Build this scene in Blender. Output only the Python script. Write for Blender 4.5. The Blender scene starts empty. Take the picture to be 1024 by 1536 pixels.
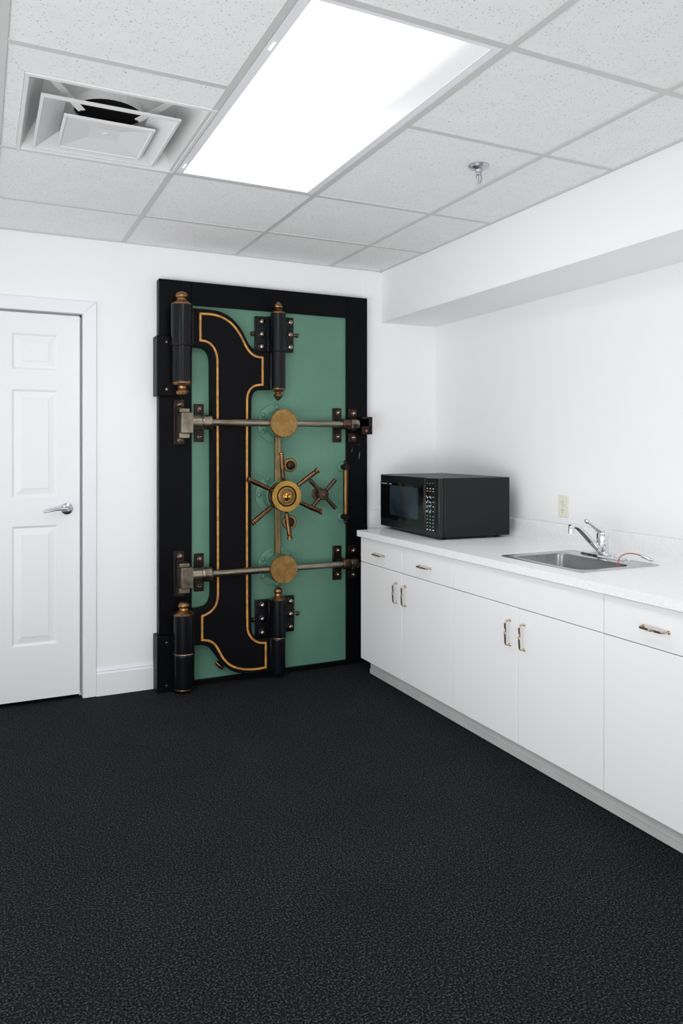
import bpy, bmesh, math, random
from mathutils import Vector, Matrix
random.seed(4)
PI = math.pi
COL = bpy.context.scene.collection
Hc, FZ, FX, CX = 2.445, 0.846, -0.708, -0.690      # ceiling, counter top, counter front, cabinet face

# ---------------------------------------------------------------- materials
def sl(c): return tuple((x/12.92 if x <= .04045 else ((x+.055)/1.055)**2.4) for x in c)
def rgb(r, g, b): return (*sl((r/255, g/255, b/255)), 1)
class Mat:
    def __init__(s, name, col, rough=.5, metal=0, **kw):
        s.m = bpy.data.materials.new(name); s.m.use_nodes = True
        s.nt = s.m.node_tree; s.b = s.nt.nodes['Principled BSDF']
        s.b.inputs['Base Color'].default_value = col
        s.b.inputs['Roughness'].default_value = rough
        s.b.inputs['Metallic'].default_value = metal
        for k, v in kw.items(): s.b.inputs[k.replace('_', ' ')].default_value = v
        s.m.diffuse_color = col
    def n(s, t, **kw):
        x = s.nt.nodes.new(t)
        for k, v in kw.items():
            if hasattr(x, k) and not k.startswith('in_'): setattr(x, k, v)
        return x
    def l(s, a, b): s.nt.links.new(a, b)
    def coord(s): return s.n('ShaderNodeTexCoord').outputs['Object']
    def noise(s, scale, detail=2, rough=.5, vec=None, stretch=None):
        x = s.n('ShaderNodeTexNoise'); x.inputs['Scale'].default_value = scale
        x.inputs['Detail'].default_value = detail; x.inputs['Roughness'].default_value = rough
        v = vec or s.coord()
        if stretch:
            mp = s.n('ShaderNodeMapping'); mp.inputs['Scale'].default_value = stretch
            s.l(v, mp.inputs['Vector']); v = mp.outputs[0]
        s.l(v, x.inputs['Vector']); return x.outputs['Fac']
    def ramp(s, fac, stops):
        r = s.n('ShaderNodeValToRGB'); e = r.color_ramp.elements
        while len(e) < len(stops): e.new(.5)
        for i, (p, c) in enumerate(stops): e[i].position = p; e[i].color = c
        s.l(fac, r.inputs['Fac']); return r.outputs['Color']
    def color(s, out): s.l(out, s.b.inputs['Base Color']); return s
    def bump(s, h, strength=.3, dist=.002):
        b = s.n('ShaderNodeBump'); b.inputs['Strength'].default_value = strength
        b.inputs['Distance'].default_value = dist
        s.l(h, b.inputs['Height']); s.l(b.outputs[0], s.b.inputs['Normal']); return s
    def mul(s, a, b, fac=1):
        m = s.n('ShaderNodeMix', data_type='RGBA', blend_type='MULTIPLY')
        m.inputs['Factor'].default_value = fac
        s.l(a, m.inputs[6]); s.l(b, m.inputs[7]); return m.outputs[2]
    def rough(s, fac, lo, hi):
        r = s.n('ShaderNodeMapRange'); r.inputs['To Min'].default_value = lo; r.inputs['To Max'].default_value = hi
        s.l(fac, r.inputs['Value']); s.l(r.outputs[0], s.b.inputs['Roughness']); return s

def W(v): return (v, v, v, 1)
M = {}
m = Mat('wall_paint', rgb(244, 244, 245), .75); m.bump(m.noise(260, 3), .12, .0015); M['wall'] = m.m
m = Mat('soffit_paint', rgb(244, 244, 245), .75); m.bump(m.noise(260, 3), .12, .0015); M['soffit'] = m.m
m = Mat('door_paint', rgb(240, 240, 243), .42); m.bump(m.noise(120, 2, .5, None, (1, 1, .06)), .05, .001); M['door'] = m.m
m = Mat('trim_paint', rgb(240, 240, 244), .4); M['trim'] = m.m
# ceiling tile : pale board with small pits and short fissures
m = Mat('ceiling_tile', rgb(226, 226, 227), .95)
pit = m.n('ShaderNodeTexVoronoi'); pit.inputs['Scale'].default_value = 115; pit.inputs['Randomness'].default_value = 1
mp = m.n('ShaderNodeMapping'); mp.inputs['Scale'].default_value = (1, 1.35, 1)
wob = m.n('ShaderNodeMix', data_type='RGBA', blend_type='ADD'); wob.inputs['Factor'].default_value = .02
nz = m.n('ShaderNodeTexNoise'); nz.inputs['Scale'].default_value = 60
m.l(m.coord(), nz.inputs['Vector']); m.l(m.coord(), wob.inputs[6]); m.l(nz.outputs['Color'], wob.inputs[7])
m.l(wob.outputs[2], mp.inputs['Vector']); m.l(mp.outputs[0], pit.inputs['Vector'])
sep = m.n('ShaderNodeSeparateColor'); m.l(pit.outputs['Color'], sep.inputs['Color'])
th = m.n('ShaderNodeMath', operation='MULTIPLY'); m.l(sep.outputs[0], th.inputs[0]); th.inputs[1].default_value = .27
sub = m.n('ShaderNodeMath', operation='SUBTRACT'); m.l(pit.outputs['Distance'], sub.inputs[0]); m.l(th.outputs[0], sub.inputs[1])
c1 = m.ramp(sub.outputs[0], [(0.0, W(.58)), (.06, W(1))])
c2 = m.ramp(m.noise(9, 3), [(.3, W(.965)), (.7, W(1))])
base = m.n('ShaderNodeRGB'); base.outputs[0].default_value = rgb(243, 243, 243)
m.color(m.mul(m.mul(base.outputs[0], c1), c2)); m.bump(c1, .25, .002); M['tile'] = m.m
m = Mat('grid_metal', rgb(204, 204, 203), .45); M['grid'] = m.m
m = Mat('vent_enamel', rgb(222, 222, 222), .45); M['vent'] = m.m
m = Mat('vent_dark', rgb(10, 10, 11), .8); M['dark'] = m.m
m = Mat('duct_gap', rgb(90, 92, 94), .7); M['duct'] = m.m
# carpet
m = Mat('carpet', rgb(30, 30, 34), .97)
a = m.ramp(m.noise(175, 3, .6, None, (1, 1.0, 1)), [(.38, rgb(3, 3, 4)), (.52, rgb(22, 23, 26)), (.66, rgb(72, 74, 80))])
b = m.ramp(m.noise(3.2, 3), [(.3, W(.80)), (.7, W(1.0))])
m.color(m.mul(a, b)); m.bump(m.noise(175, 3), .5, .003); m.b.inputs['Sheen Weight'].default_value = 0
m.b.inputs['Specular IOR Level'].default_value = .1; M['carpet'] = m.m
# kitchen
m = Mat('cabinet_laminate', rgb(246, 246, 247), .38); m.bump(m.noise(420, 2), .05, .0006); M['cab'] = m.m
m = Mat('cabinet_shadow', rgb(70, 62, 50), .8); M['gap'] = m.m
m = Mat('toe_kick', rgb(176, 176, 176), .5); m.color(m.ramp(m.noise(7, 2), [(.3, rgb(200, 200, 200)), (.7, rgb(212, 212, 211))])); M['toe'] = m.m
m = Mat('counter_laminate', rgb(238, 238, 240), .35)
m.color(m.ramp(m.noise(95, 4, .65), [(.3, rgb(238, 238, 240)), (.5, rgb(247, 247, 248)), (.7, rgb(250, 250, 251))])); M['counter'] = m.m
m = Mat('brass_wire', rgb(196, 178, 146), .22, 1); M['pull'] = m.m
m = Mat('pull_grip', rgb(104, 84, 64), .3, .9); M['grip'] = m.m
m = Mat('brushed_steel_shaded', rgb(146, 146, 148), .27, 1)  # basin steel, darkened in colour to stand for its dark reflections
m.rough(m.noise(60, 3, .6, None, (1, 25, 25)), .2, .36); M['steel'] = m.m
m = Mat('steel_rim_lit', rgb(186, 186, 188), .25, 1); M['steellit'] = m.m  # brighter copy of the same steel, the rim's light put into its colour
m = Mat('chrome', rgb(225, 226, 230), .06, 1); M['chrome'] = m.m
m = Mat('satin_nickel', rgb(186, 187, 192), .26, 1); M['satin'] = m.m
m = Mat('ivory_plastic', rgb(232, 230, 214), .35); M['ivory'] = m.m
m = Mat('slot_dark', rgb(120, 114, 96), .6); M['slot'] = m.m
m = Mat('red_tube', rgb(186, 96, 84), .35); M['red'] = m.m
m = Mat('microwave_case', rgb(22, 24, 25), .45, Specular_IOR_Level=.22); m.bump(m.noise(500, 2), .12, .0005); M['mcase'] = m.m
m = Mat('microwave_front', rgb(16, 18, 20), .3, Specular_IOR_Level=.35); M['mfront'] = m.m
m = Mat('microwave_gloss', rgb(5, 5, 6), .08); M['mgloss'] = m.m
m = Mat('microwave_window', rgb(34, 44, 54), .16)
m.color(m.ramp(m.noise(6, 1), [(.35, rgb(22, 30, 36)), (.65, rgb(44, 54, 66))])); M['mwin'] = m.m
m = Mat('microwave_print', rgb(205, 208, 212), .5); M['print'] = m.m
# vault
m = Mat('vault_black', rgb(25, 26, 31), .38, Specular_IOR_Level=.07)
sc = m.ramp(m.noise(9, 6, .7, None, (6, 6, .6)), [(.70, W(0)), (.76, W(1))])
mx = m.n('ShaderNodeMix', data_type='RGBA'); m.l(sc, mx.inputs['Factor'])
mx.inputs[6].default_value = rgb(7, 8, 11); mx.inputs[7].default_value = rgb(22, 22, 25)
m.color(mx.outputs[2]); m.rough(m.noise(14, 3), .3, .5); m.bump(m.noise(40, 2), .08, .002); M['vblack'] = m.m
m = Mat('vault_crane_black', rgb(11, 11, 13), .5, Specular_IOR_Level=.06); m.bump(m.noise(30, 2), .06, .002); M['vcrane'] = m.m
m = Mat('hinge_enamel', rgb(10, 12, 17), .24, Specular_IOR_Level=.2); M['vhinge'] = m.m
m = Mat('vault_green', rgb(88, 128, 111), .45)
a = m.ramp(m.noise(2.0, 3, .6), [(.3, rgb(74, 120, 100)), (.7, rgb(90, 134, 114))])
b = m.ramp(m.noise(130, 1), [(.2, W(.93)), (.5, W(1))])
m.color(m.mul(a, b)); M['green'] = m.m
m = Mat('pinstripe_gold', rgb(200, 138, 48), .5)
m.color(m.ramp(m.noise(28, 3), [(.3, rgb(150, 98, 38)), (.6, rgb(204, 144, 60))])); M['gold'] = m.m
def metal(name, c1, c2, r0, r1, scale=14, stretch=None):
    m = Mat(name, c1, .35, 1)
    nn = m.noise(scale, 4, .6, None, stretch)
    m.color(m.ramp(nn, [(.3, c1), (.68, c2)])); m.rough(nn, r0, r1); m.bump(m.noise(90, 2), .12, .001); return m.m
M['rodbrass'] = metal('rod_brass', rgb(104, 86, 56), rgb(156, 134, 96), .3, .5, 14, (3, 3, .8))
M['brass'] = metal('aged_brass', rgb(128, 97, 52), rgb(168, 132, 80), .3, .5, 26)
M['brassdark'] = metal('brown_brass', rgb(96, 72, 42), rgb(136, 106, 66), .3, .5, 20, (3, 3, .8))
M['brassb'] = metal('polished_brass', rgb(156, 120, 54), rgb(190, 150, 76), .2, .34, 12)
M['copper'] = metal('aged_copper', rgb(118, 84, 56), rgb(160, 120, 84), .25, .45, 20)
M['nickeldark'] = metal('dull_nickel', rgb(88, 80, 68), rgb(146, 136, 118), .3, .5, 16)
M['bronze'] = metal('dark_bronze', rgb(70, 54, 46), rgb(112, 88, 72), .3, .5, 20)
M['nickel'] = metal('worn_nickel', rgb(112, 104, 90), rgb(170, 160, 142), .25, .42, 24, (.35, 5, 5))
m = Mat('bare_chip', rgb(128, 122, 112), .6); M['chip'] = m.m
M['iron'] = metal('blackened_iron', rgb(38, 34, 34), rgb(58, 50, 46), .35, .55, 20)
M['bolt'] = metal('bolt_metal', rgb(104, 88, 74), rgb(170, 158, 146), .2, .35, 30)
M['handle'] = metal('copper_spoke', rgb(70, 48, 34), rgb(118, 86, 60), .2, .35, 22)

# lamp diffuser (bright acrylic panel with a prismatic grain near its edges)
lm = bpy.data.materials.new('lamp_diffuser'); lm.use_nodes = True; nt = lm.node_tree
for x in list(nt.nodes): nt.nodes.remove(x)
out = nt.nodes.new('ShaderNodeOutputMaterial'); em = nt.nodes.new('ShaderNodeEmission')
tc = nt.nodes.new('ShaderNodeTexCoord'); sp = nt.nodes.new('ShaderNodeSeparateXYZ'); nt.links.new(tc.outputs['Generated'], sp.inputs[0])
mr = nt.nodes.new('ShaderNodeMapRange'); nt.links.new(sp.outputs['X'], mr.inputs['Value'])
mr.inputs['From Min'].default_value = .60; mr.inputs['From Max'].default_value = .97
mr.inputs['To Min'].default_value = 1.0; mr.inputs['To Max'].default_value = .0
mr2 = nt.nodes.new('ShaderNodeMapRange'); nt.links.new(sp.outputs['Y'], mr2.inputs['Value'])
mr2.inputs['From Min'].default_value = .0; mr2.inputs['From Max'].default_value = 1.0
mr2.inputs['To Min'].default_value = .0; mr2.inputs['To Max'].default_value = 1.0
mxx = nt.nodes.new('ShaderNodeMath'); mxx.operation = 'MAXIMUM'
nt.links.new(mr.outputs[0], mxx.inputs[0]); nt.links.new(mr2.outputs[0], mxx.inputs[1])
vo = nt.nodes.new('ShaderNodeTexVoronoi'); vo.inputs['Scale'].default_value = 95; vo.inputs['Randomness'].default_value = 0
nt.links.new(tc.outputs['Object'], vo.inputs['Vector'])
mr3 = nt.nodes.new('ShaderNodeMapRange'); nt.links.new(vo.outputs['Distance'], mr3.inputs['Value'])
mr3.inputs['From Max'].default_value = .6; mr3.inputs['To Min'].default_value = 1.25; mr3.inputs['To Max'].default_value = .92
m1 = nt.nodes.new('ShaderNodeMix'); m1.data_type = 'FLOAT'
pw_ = nt.nodes.new('ShaderNodeMath'); pw_.operation = 'POWER'; pw_.inputs[1].default_value = 3.2; nt.links.new(mxx.outputs[0], pw_.inputs[0]); nt.links.new(pw_.outputs[0], m1.inputs['Factor']); nt.links.new(mr3.outputs[0], m1.inputs[2]); m1.inputs[3].default_value = LAMP = 8.0
nt.links.new(m1.outputs[0], em.inputs['Strength']); em.inputs['Color'].default_value = (.97, .985, 1, 1)
nt.links.new(em.outputs[0], out.inputs['Surface']); M['lamp'] = lm

# ---------------------------------------------------------------- mesh helpers
class MB:
    def __init__(s): s.bm = bmesh.new(); s.mats = []
    def _mi(s, faces, mat):
        if mat is None: return
        if mat not in s.mats: s.mats.append(mat)
        for f in faces: f.material_index = s.mats.index(mat)
    def box(s, x0, x1, y0, y1, z0, z1, mat=None):
        v = [s.bm.verts.new(p) for p in [(x0,y0,z0),(x1,y0,z0),(x1,y1,z0),(x0,y1,z0),(x0,y0,z1),(x1,y0,z1),(x1,y1,z1),(x0,y1,z1)]]
        fs = [s.bm.faces.new([v[i] for i in f]) for f in [(3,2,1,0),(4,5,6,7),(0,1,5,4),(1,2,6,5),(2,3,7,6),(3,0,4,7)]]
        s._mi(fs, mat); return s
    def face(s, pts, mat=None):
        f = s.bm.faces.new([s.bm.verts.new(p) for p in pts]); s._mi([f], mat); return s
    def lathe(s, prof, origin=(0,0,0), axis='Z', seg=32, mat=None, cap=True):
        """prof: list of (radius, height) along axis"""
        ax = {'Z': (Vector((1,0,0)), Vector((0,1,0)), Vector((0,0,1))),
              'Y': (Vector((1,0,0)), Vector((0,0,1)), Vector((0,-1,0))),     # heights run toward the room
              'X': (Vector((0,1,0)), Vector((0,0,1)), Vector((1,0,0)))}[axis] if isinstance(axis, str) else axis
        o = Vector(origin); rings = []; pf = [prof[0]]
        for p, q in zip(prof, prof[1:]):                    # support rings keep long spans evenly shaded
            if math.hypot(q[0]-p[0], q[1]-p[1]) > .03:
                for t in (.04, .96): pf.append((p[0]+(q[0]-p[0])*t, p[1]+(q[1]-p[1])*t))
            pf.append(q)
        for r, h in pf:
            r = max(r, 1e-5)
            rings.append([s.bm.verts.new(o + ax[0]*r*math.cos(2*PI*i/seg) + ax[1]*r*math.sin(2*PI*i/seg) + ax[2]*h) for i in range(seg)])
        fs = []
        for a, b in zip(rings, rings[1:]):
            for i in range(seg):
                fs.append(s.bm.faces.new([a[i], a[(i+1)%seg], b[(i+1)%seg], b[i]]))
        if cap: fs.append(s.bm.faces.new(rings[0][::-1])); fs.append(s.bm.faces.new(rings[-1]))
        s._mi(fs, mat); return s
    def rod(s, p0, p1, prof, seg=20, mat=None):
        """lathe between two points, prof (radius, t 0..1)"""
        a, b = Vector(p0), Vector(p1); d = (b-a); L = d.length; d.normalize()
        u = d.cross(Vector((0,0,1)) if abs(d.z) < .9 else Vector((1,0,0))).normalized(); w = d.cross(u)
        return s.lathe([(r, t*L) for r, t in prof], a, (u, w, d), seg, mat)
    def tube(s, pts, r, seg=12, mat=None):
        pts = [Vector(p) for p in pts]; rings = []; up = None
        n = len(pts); rr = r if isinstance(r, (list, tuple)) else [r]*n
        for i, p in enumerate(pts):
            d = (pts[min(i+1, n-1)] - pts[max(i-1, 0)]).normalized()
            if up is None: up = d.cross(Vector((0,0,1)) if abs(d.z) < .9 else Vector((1,0,0))).normalized()
            up = (up - d*up.dot(d)).normalized(); w = d.cross(up)
            rings.append([s.bm.verts.new(p + (up*math.cos(2*PI*k/seg) + w*math.sin(2*PI*k/seg))*rr[i]) for k in range(seg)])
        fs = []
        for a, b in zip(rings, rings[1:]):
            for k in range(seg): fs.append(s.bm.faces.new([a[k], a[(k+1)%seg], b[(k+1)%seg], b[k]]))
        fs.append(s.bm.faces.new(rings[0][::-1])); fs.append(s.bm.faces.new(rings[-1]))
        s._mi(fs, mat); return s
    def prismY(s, poly, yf, yb, mat=None):
        """(x,z) polygon, front at yf (room side), back at yb"""
        a = [s.bm.verts.new((x, yf, z)) for x, z in poly]; b = [s.bm.verts.new((x, yb, z)) for x, z in poly]
        fs = [s.bm.faces.new(a), s.bm.faces.new(b[::-1])]; n = len(poly)
        for i in range(n): fs.append(s.bm.faces.new([a[i], b[i], b[(i+1)%n], a[(i+1)%n]]))
        s._mi(fs, mat); return s
    def prismZ(s, poly, z0, z1, mat=None):
        a = [s.bm.verts.new((x, y, z0)) for x, y in poly]; b = [s.bm.verts.new((x, y, z1)) for x, y in poly]
        fs = [s.bm.faces.new(a[::-1]), s.bm.faces.new(b)]; n = len(poly)
        for i in range(n): fs.append(s.bm.faces.new([a[i], a[(i+1)%n], b[(i+1)%n], b[i]]))
        s._mi(fs, mat); return s
    def loft(s, loops, mat=None, capa=True, capb=True):
        R = [[s.bm.verts.new(p) for p in L] for L in loops]; n = len(R[0]); fs = []
        for a, b in zip(R, R[1:]):
            for i in range(n): fs.append(s.bm.faces.new([a[i], a[(i+1)%n], b[(i+1)%n], b[i]]))
        if capa: fs.append(s.bm.faces.new(R[0][::-1]))
        if capb: fs.append(s.bm.faces.new(R[-1]))
        s._mi(fs, mat); return s
    def build(s, name, mat=None, parent=None, bevel=0, seg=2, origin=None, smooth=True, normals=True):
        if normals: bmesh.ops.recalc_face_normals(s.bm, faces=s.bm.faces)
        me = bpy.data.meshes.new(name)
        if origin is None and parent is not None and parent.type == 'EMPTY': origin = parent.location
        if origin is not None: bmesh.ops.translate(s.bm, verts=s.bm.verts, vec=-Vector(origin))
        s.bm.to_mesh(me); s.bm.free()
        for mm in (s.mats or [mat]): me.materials.append(mm)
        o = bpy.data.objects.new(name, me); COL.objects.link(o)
        if smooth:
            for p in me.polygons: p.use_smooth = True
            me.set_sharp_from_angle(angle=math.radians(34))
        if parent is not None:
            o.parent = parent
            if parent.type != 'EMPTY':        # sub-part: world coordinates, parent's own mesh is placed by its parent
                pass
        elif origin is not None: o.location = origin
        if bevel:
            b = o.modifiers.new('bevel', 'BEVEL'); b.width = bevel; b.segments = seg; b.limit_method = 'ANGLE'; b.angle_limit = math.radians(40)
            b.harden_normals = False
        return o

def thing(name, label, cat, loc=(0,0,0), group=None, kind=None, rz=0):
    o = bpy.data.objects.new(name, None); o.empty_display_size = .05; COL.objects.link(o)
    o.location = loc; o.rotation_euler = (0, 0, rz)
    if label: o['label'] = label
    if cat: o['category'] = cat
    if group: o['group'] = group
    if kind: o['kind'] = kind
    return o
def tag(o, label=None, cat=None, group=None, kind=None):
    for k, v in (('label', label), ('category', cat), ('group', group), ('kind', kind)):
        if v: o[k] = v
    return o
def struct(o, label, cat='structure'):
    o['kind'] = 'structure'; o['label'] = label; o['category'] = cat; return o
def copy_tree(o, parent=None):
    c = o.copy(); COL.objects.link(c); c.parent = parent
    for ch in list(o.children): copy_tree(ch, c)
    return c
def chaikin(pts, it=3):
    """pts: (x,z) or (x,z,1) for a hard corner; closed"""
    P = [(p[0], p[1], len(p) > 2) for p in pts]
    for _ in range(it):
        Q = []; n = len(P)
        for i in range(n):
            a, b = P[i], P[(i+1) % n]
            if a[2]: Q.append(a)
            else: Q.append((a[0]*.75+b[0]*.25, a[1]*.75+b[1]*.25, False))
            if not b[2]: Q.append((a[0]*.25+b[0]*.75, a[1]*.25+b[1]*.75, False))
        P = Q
    out = []
    for p in P:
        if not out or math.hypot(p[0]-out[-1][0], p[1]-out[-1][1]) > .0012: out.append(p)
    return [(p[0], p[1]) for p in out]
def rrect(x0, x1, y0, y1, r, seg=5):
    out = []
    for cx, cy, a0 in ((x1-r, y1-r, 0), (x0+r, y1-r, 90), (x0+r, y0+r, 180), (x1-r, y0+r, 270)):
        for k in range(seg+1):
            a = math.radians(a0 + 90*k/seg); out.append((cx+r*math.cos(a), cy+r*math.sin(a)))
    return out

# ---------------------------------------------------------------- room shell
XL, YB = -4.6, -5.3
o = MB().box(XL, .12, YB, .12, -.08, 0).build('floor', M['carpet'], smooth=False)
struct(o, 'dark charcoal low-pile carpet with fine mottling covering the floor', 'floor')
DX0, DX1, DZ = -3.062, -2.212, 2.042
b = MB()
b.box(XL, DX0, 0, .12, 0, 2.6).box(DX1, -.540, 0, .12, 0, 2.6).box(DX0, DX1, 0, .12, DZ, 2.6)
b.box(-.540, .12, -.003, .12, 0, 2.6)
struct(b.build('wall_back', M['wall'], smooth=False), 'smooth white painted back wall behind the vault door', 'wall')
struct(MB().box(0, .12, YB, 0, 0, 2.6).build('wall_right', M['wall'], smooth=False), 'smooth white painted right wall above the counter', 'wall')
struct(MB().box(-.405, 0, YB, -.0005, 2.124, 2.6).build('ceiling_soffit', M['soffit'], bevel=.003), 'white boxed soffit running along the right wall above the counter', 'soffit')

Zx, Ax, Bx, Cx, Sx = -2.650, -2.005, -1.373, -.766, -.405
gx = [XL, -3.92, -3.29, Zx, Ax, Bx, Cx, Sx]
gy = [0, -.523, -1.151, -1.952, -2.520, -3.15, -3.76, -4.37, -4.98, YB]
TB = .012
b = MB(); tiles = []
for i in range(len(gx)-1):
    for j in range(len(gy)-1):
        x0, x1, y1, y0 = gx[i], gx[i+1], gy[j], gy[j+1]
        if i == 4 and j in (2, 3): continue                # luminaire
        if i == 3 and j == 2:                              # tile cut around the air diffuser
            vx0, vx1, vy0, vy1 = -2.586, -2.005, -1.787, -1.151
            b.box(x0, vx0, y0, y1, Hc+.004, Hc+.02); b.box(vx0, x1, y0, vy0, Hc+.004, Hc+.02)
            continue
        b.box(x0+.002, x1-.002, y0+.002, y1-.002, Hc+.004, Hc+.02)
# lid over the plenum, open where the lamp and the diffuser go up
struct(b.build('ceiling', M['tile'], smooth=False), 'white pitted acoustic ceiling tiles lying in a grid', 'ceiling')
struct(MB().box(XL, .12, YB, .12, 2.72, 2.75).build('ceiling_deck', M['dark'], smooth=False), 'dark deck above the tiled ceiling', 'ceiling')
b = MB()
for x in gx[1:-1]:
    b.box(x-TB, x+TB, YB, 0, Hc, Hc+.0055)
for k, y in enumerate(gy[1:-1]):
    if k == 2:
        b.box(XL, Ax-TB, y-TB, y+TB, Hc+.0004, Hc+.005); b.box(Bx+TB, Sx, y-TB, y+TB, Hc+.0004, Hc+.005)
    else: b.box(XL, Sx, y-TB, y+TB, Hc+.0004, Hc+.005)
b.box(XL, Sx, -.014, 0, Hc-.001, Hc+.006); b.box(Sx-.014, Sx, YB, 0, Hc-.001, Hc+.006)
struct(b.build('trim_1', M['grid'], smooth=False), 'pale grey metal tee-bar grid and wall angle holding the ceiling tiles', 'ceiling grid')

# baseboard
prof = [(0, 0), (-.014, 0), (-.014, .118), (-.010, .124), (-.010, .134), (-.006, .140), (-.004, .148), (0, .148)]
def base(x0, x1):
    b = MB(); b.loft([[(x0, y, z) for y, z in prof], [(x1, y, z) for y, z in prof]]); return b
struct(base(-2.143, -1.838).build('baseboard_back', M['trim'], smooth=False), 'short white moulded baseboard between door casing and vault door', 'baseboard')
struct(base(XL, -3.135).build('baseboard_left', M['trim'], smooth=False), 'white moulded baseboard left of the white door', 'baseboard')

# ---------------------------------------------------------------- white six-panel door
xs = [-3.048, -2.938, -2.716, -2.558, -2.336, -2.2265]
zs = [.022, .304, .926, 1.072, 1.633, 1.735, 1.923, 2.028]
yf = .006
b = MB()
for i in range(5):
    for j in range(7):
        x0, x1, z0, z1 = xs[i], xs[i+1], zs[j], zs[j+1]
        if i in (1, 3) and j in (1, 3, 5):
            steps = [(0, 0), (.004, .002), (.010, .009), (.014, .010), (.044, .004), (.047, .0015)]
            L = [[(x0+a, yf+d, z0+a), (x1-a, yf+d, z0+a), (x1-a, yf+d, z1-a), (x0+a, yf+d, z1-a)] for a, d in steps]
            b.loft(L, capa=False)
        else: b.face([(x0, yf, z0), (x1, yf, z0), (x1, yf, z1), (x0, yf, z1)])
bmesh.ops.remove_doubles(b.bm, verts=b.bm.verts, dist=.00005)
x0, x1, z0, z1 = xs[0], xs[-1], zs[0], zs[-1]; yb = .045
for q in ([(x0,yf,z0),(x0,yf,z1),(x0,yb,z1),(x0,yb,z0)], [(x1,yf,z0),(x1,yb,z0),(x1,yb,z1),(x1,yf,z1)], [(x0,yf,z1),(x1,yf,z1),(x1,yb,z1),(x0,yb,z1)], [(x0,yf,z0),(x0,yb,z0),(x1,yb,z0),(x1,yf,z0)], [(x0,yb,z0),(x0,yb,z1),(x1,yb,z1),(x1,yb,z0)]):
    b.face(q)
bmesh.ops.remove_doubles(b.bm, verts=b.bm.verts, dist=.0001)
door = thing('door_1', 'closed white six-panel interior door with lever handle left of the vault door', 'door', (-2.637, yf, 0), kind='structure')
leaf = b.build('door_leaf', M['door'], door, smooth=False)
b = MB()
for s0 in (1,):
    cin, cout, top = -2.212, -2.143, 2.040
    b.prismY([(cin, 0), (cout, 0), (cout, top+.070), (cin, top)], -.013, 0)
    b.prismY([(cin, top), (cout, top+.070), (-3.131, top+.070), (-3.062, top)], -.013, 0)
    b.prismY([(-3.131, 0), (-3.062, 0), (-3.062, top), (-3.131, top+.070)], -.013, 0)
cas = b.build('door_casing', M['trim'], door, bevel=.003)
b = MB(); b.box(DX1-.0006, DX1+.004, -.004, .10, 0, DZ).box(DX0-.004, DX0+.0006, -.004, .10, 0, DZ).box(DX0, DX1, -.004, .10, DZ-.0006, DZ+.004)
b.box(DX1-.012, DX1, .052, .062, 0, DZ).box(DX0, DX0+.012, .052, .062, 0, DZ).box(DX0, DX1, .052, .062, DZ-.012, DZ)
b.build('door_jamb', M['trim'], door, smooth=False)
MB().box(DX0, DX1, .075, .11, 0, DZ).build('door_gap_shade', M['dark'], door, smooth=False)  # dark sheet added behind the leaf to stand for shade in its gaps
# lever
def sub(mb, name, mat, parent, root, **k):
    """part of a part: geometry given in world coordinates, stored relative to the root"""
    o = mb.build(name, mat, None, origin=root.location, **k); o.location = (0, 0, 0); o.parent = parent; return o
h = MB()
hx, hz = -2.291, 1.008
h.lathe([(.0295, 0), (.0305, .003), (.0295, .007), (.022, .011), (.013, .013), (.0125, .040), (.012, .050), (.008, .054)], (hx, yf, hz), 'Y', 32)
h = h.build('door_handle', M['satin'], door); h['label'] = 'satin nickel lever handle'
lv = MB(); pts = []; rr = []
for k in range(17):
    t = k/16; x = hx - .125*t + .004; z = hz + .004*math.sin(t*PI*1.5) - .006*t; y = yf - .046 - .006*math.sin(t*PI)
    pts.append((x, y, z)); rr.append(.0085*(1-t)+.0045*t)
lv.tube(pts, rr, 12); sub(lv, 'lever', M['satin'], h, door)

# ---------------------------------------------------------------- ceiling luminaire
def luminaire(x0, x1, y0, y1, label, name='ceiling_light'):
    c = ((x0+x1)/2, (y0+y1)/2, Hc)
    r = thing(name, label, 'light', c)
    fr = MB(); w = .030; zt = Hc+.0062
    X0, X1, Y0, Y1 = x0+.014, x1-.014, y0+.014, y1-.014
    for q in ((X0, X0+w, Y0, Y1), (X1-w, X1, Y0, Y1), (X0+w, X1-w, Y0, Y0+w*.5), (X0+w, X1-w, Y1-w*.45, Y1)):
        fr.box(q[0], q[1], q[2], q[3], Hc+.001, zt)
    fr.box(X0, X1, Y0, Y1, Hc+.09, Hc+.10); fr.box(X0, X0+.004, Y0, Y1, zt, Hc+.09); fr.box(X1-.004, X1, Y0, Y1, zt, Hc+.09)
    fr.box(X0, X1, Y0, Y0+.004, zt, Hc+.09); fr.box(X0, X1, Y1-.004, Y1, zt, Hc+.09)
    f = fr.build('frame', M['trim'], r, smooth=False)
    MB().box(X0+w, X1-w, Y0+w*.5, Y1-w*.45, Hc+.004, Hc+.008).build('diffuser', M['lamp'], r, smooth=False)
    for yy in (y0+.28, y1-.10):
        MB().box(X0+.012, X0+.020, yy-.022, yy+.022, Hc-.001, Hc+.002).build('latch', M['lampclip'], r, bevel=.001)
    return r
m = Mat('latch_white_glow', rgb(250, 250, 252), .3, Emission_Strength=.5, Emission_Color=(1, 1, 1, 1)); M['lampclip'] = m.m  # white latches given a faint glow of their own, though no lamps
luminaire(Ax, Bx, gy[4], gy[2], 'long glowing rectangular troffer light set in the tiled ceiling')

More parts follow.
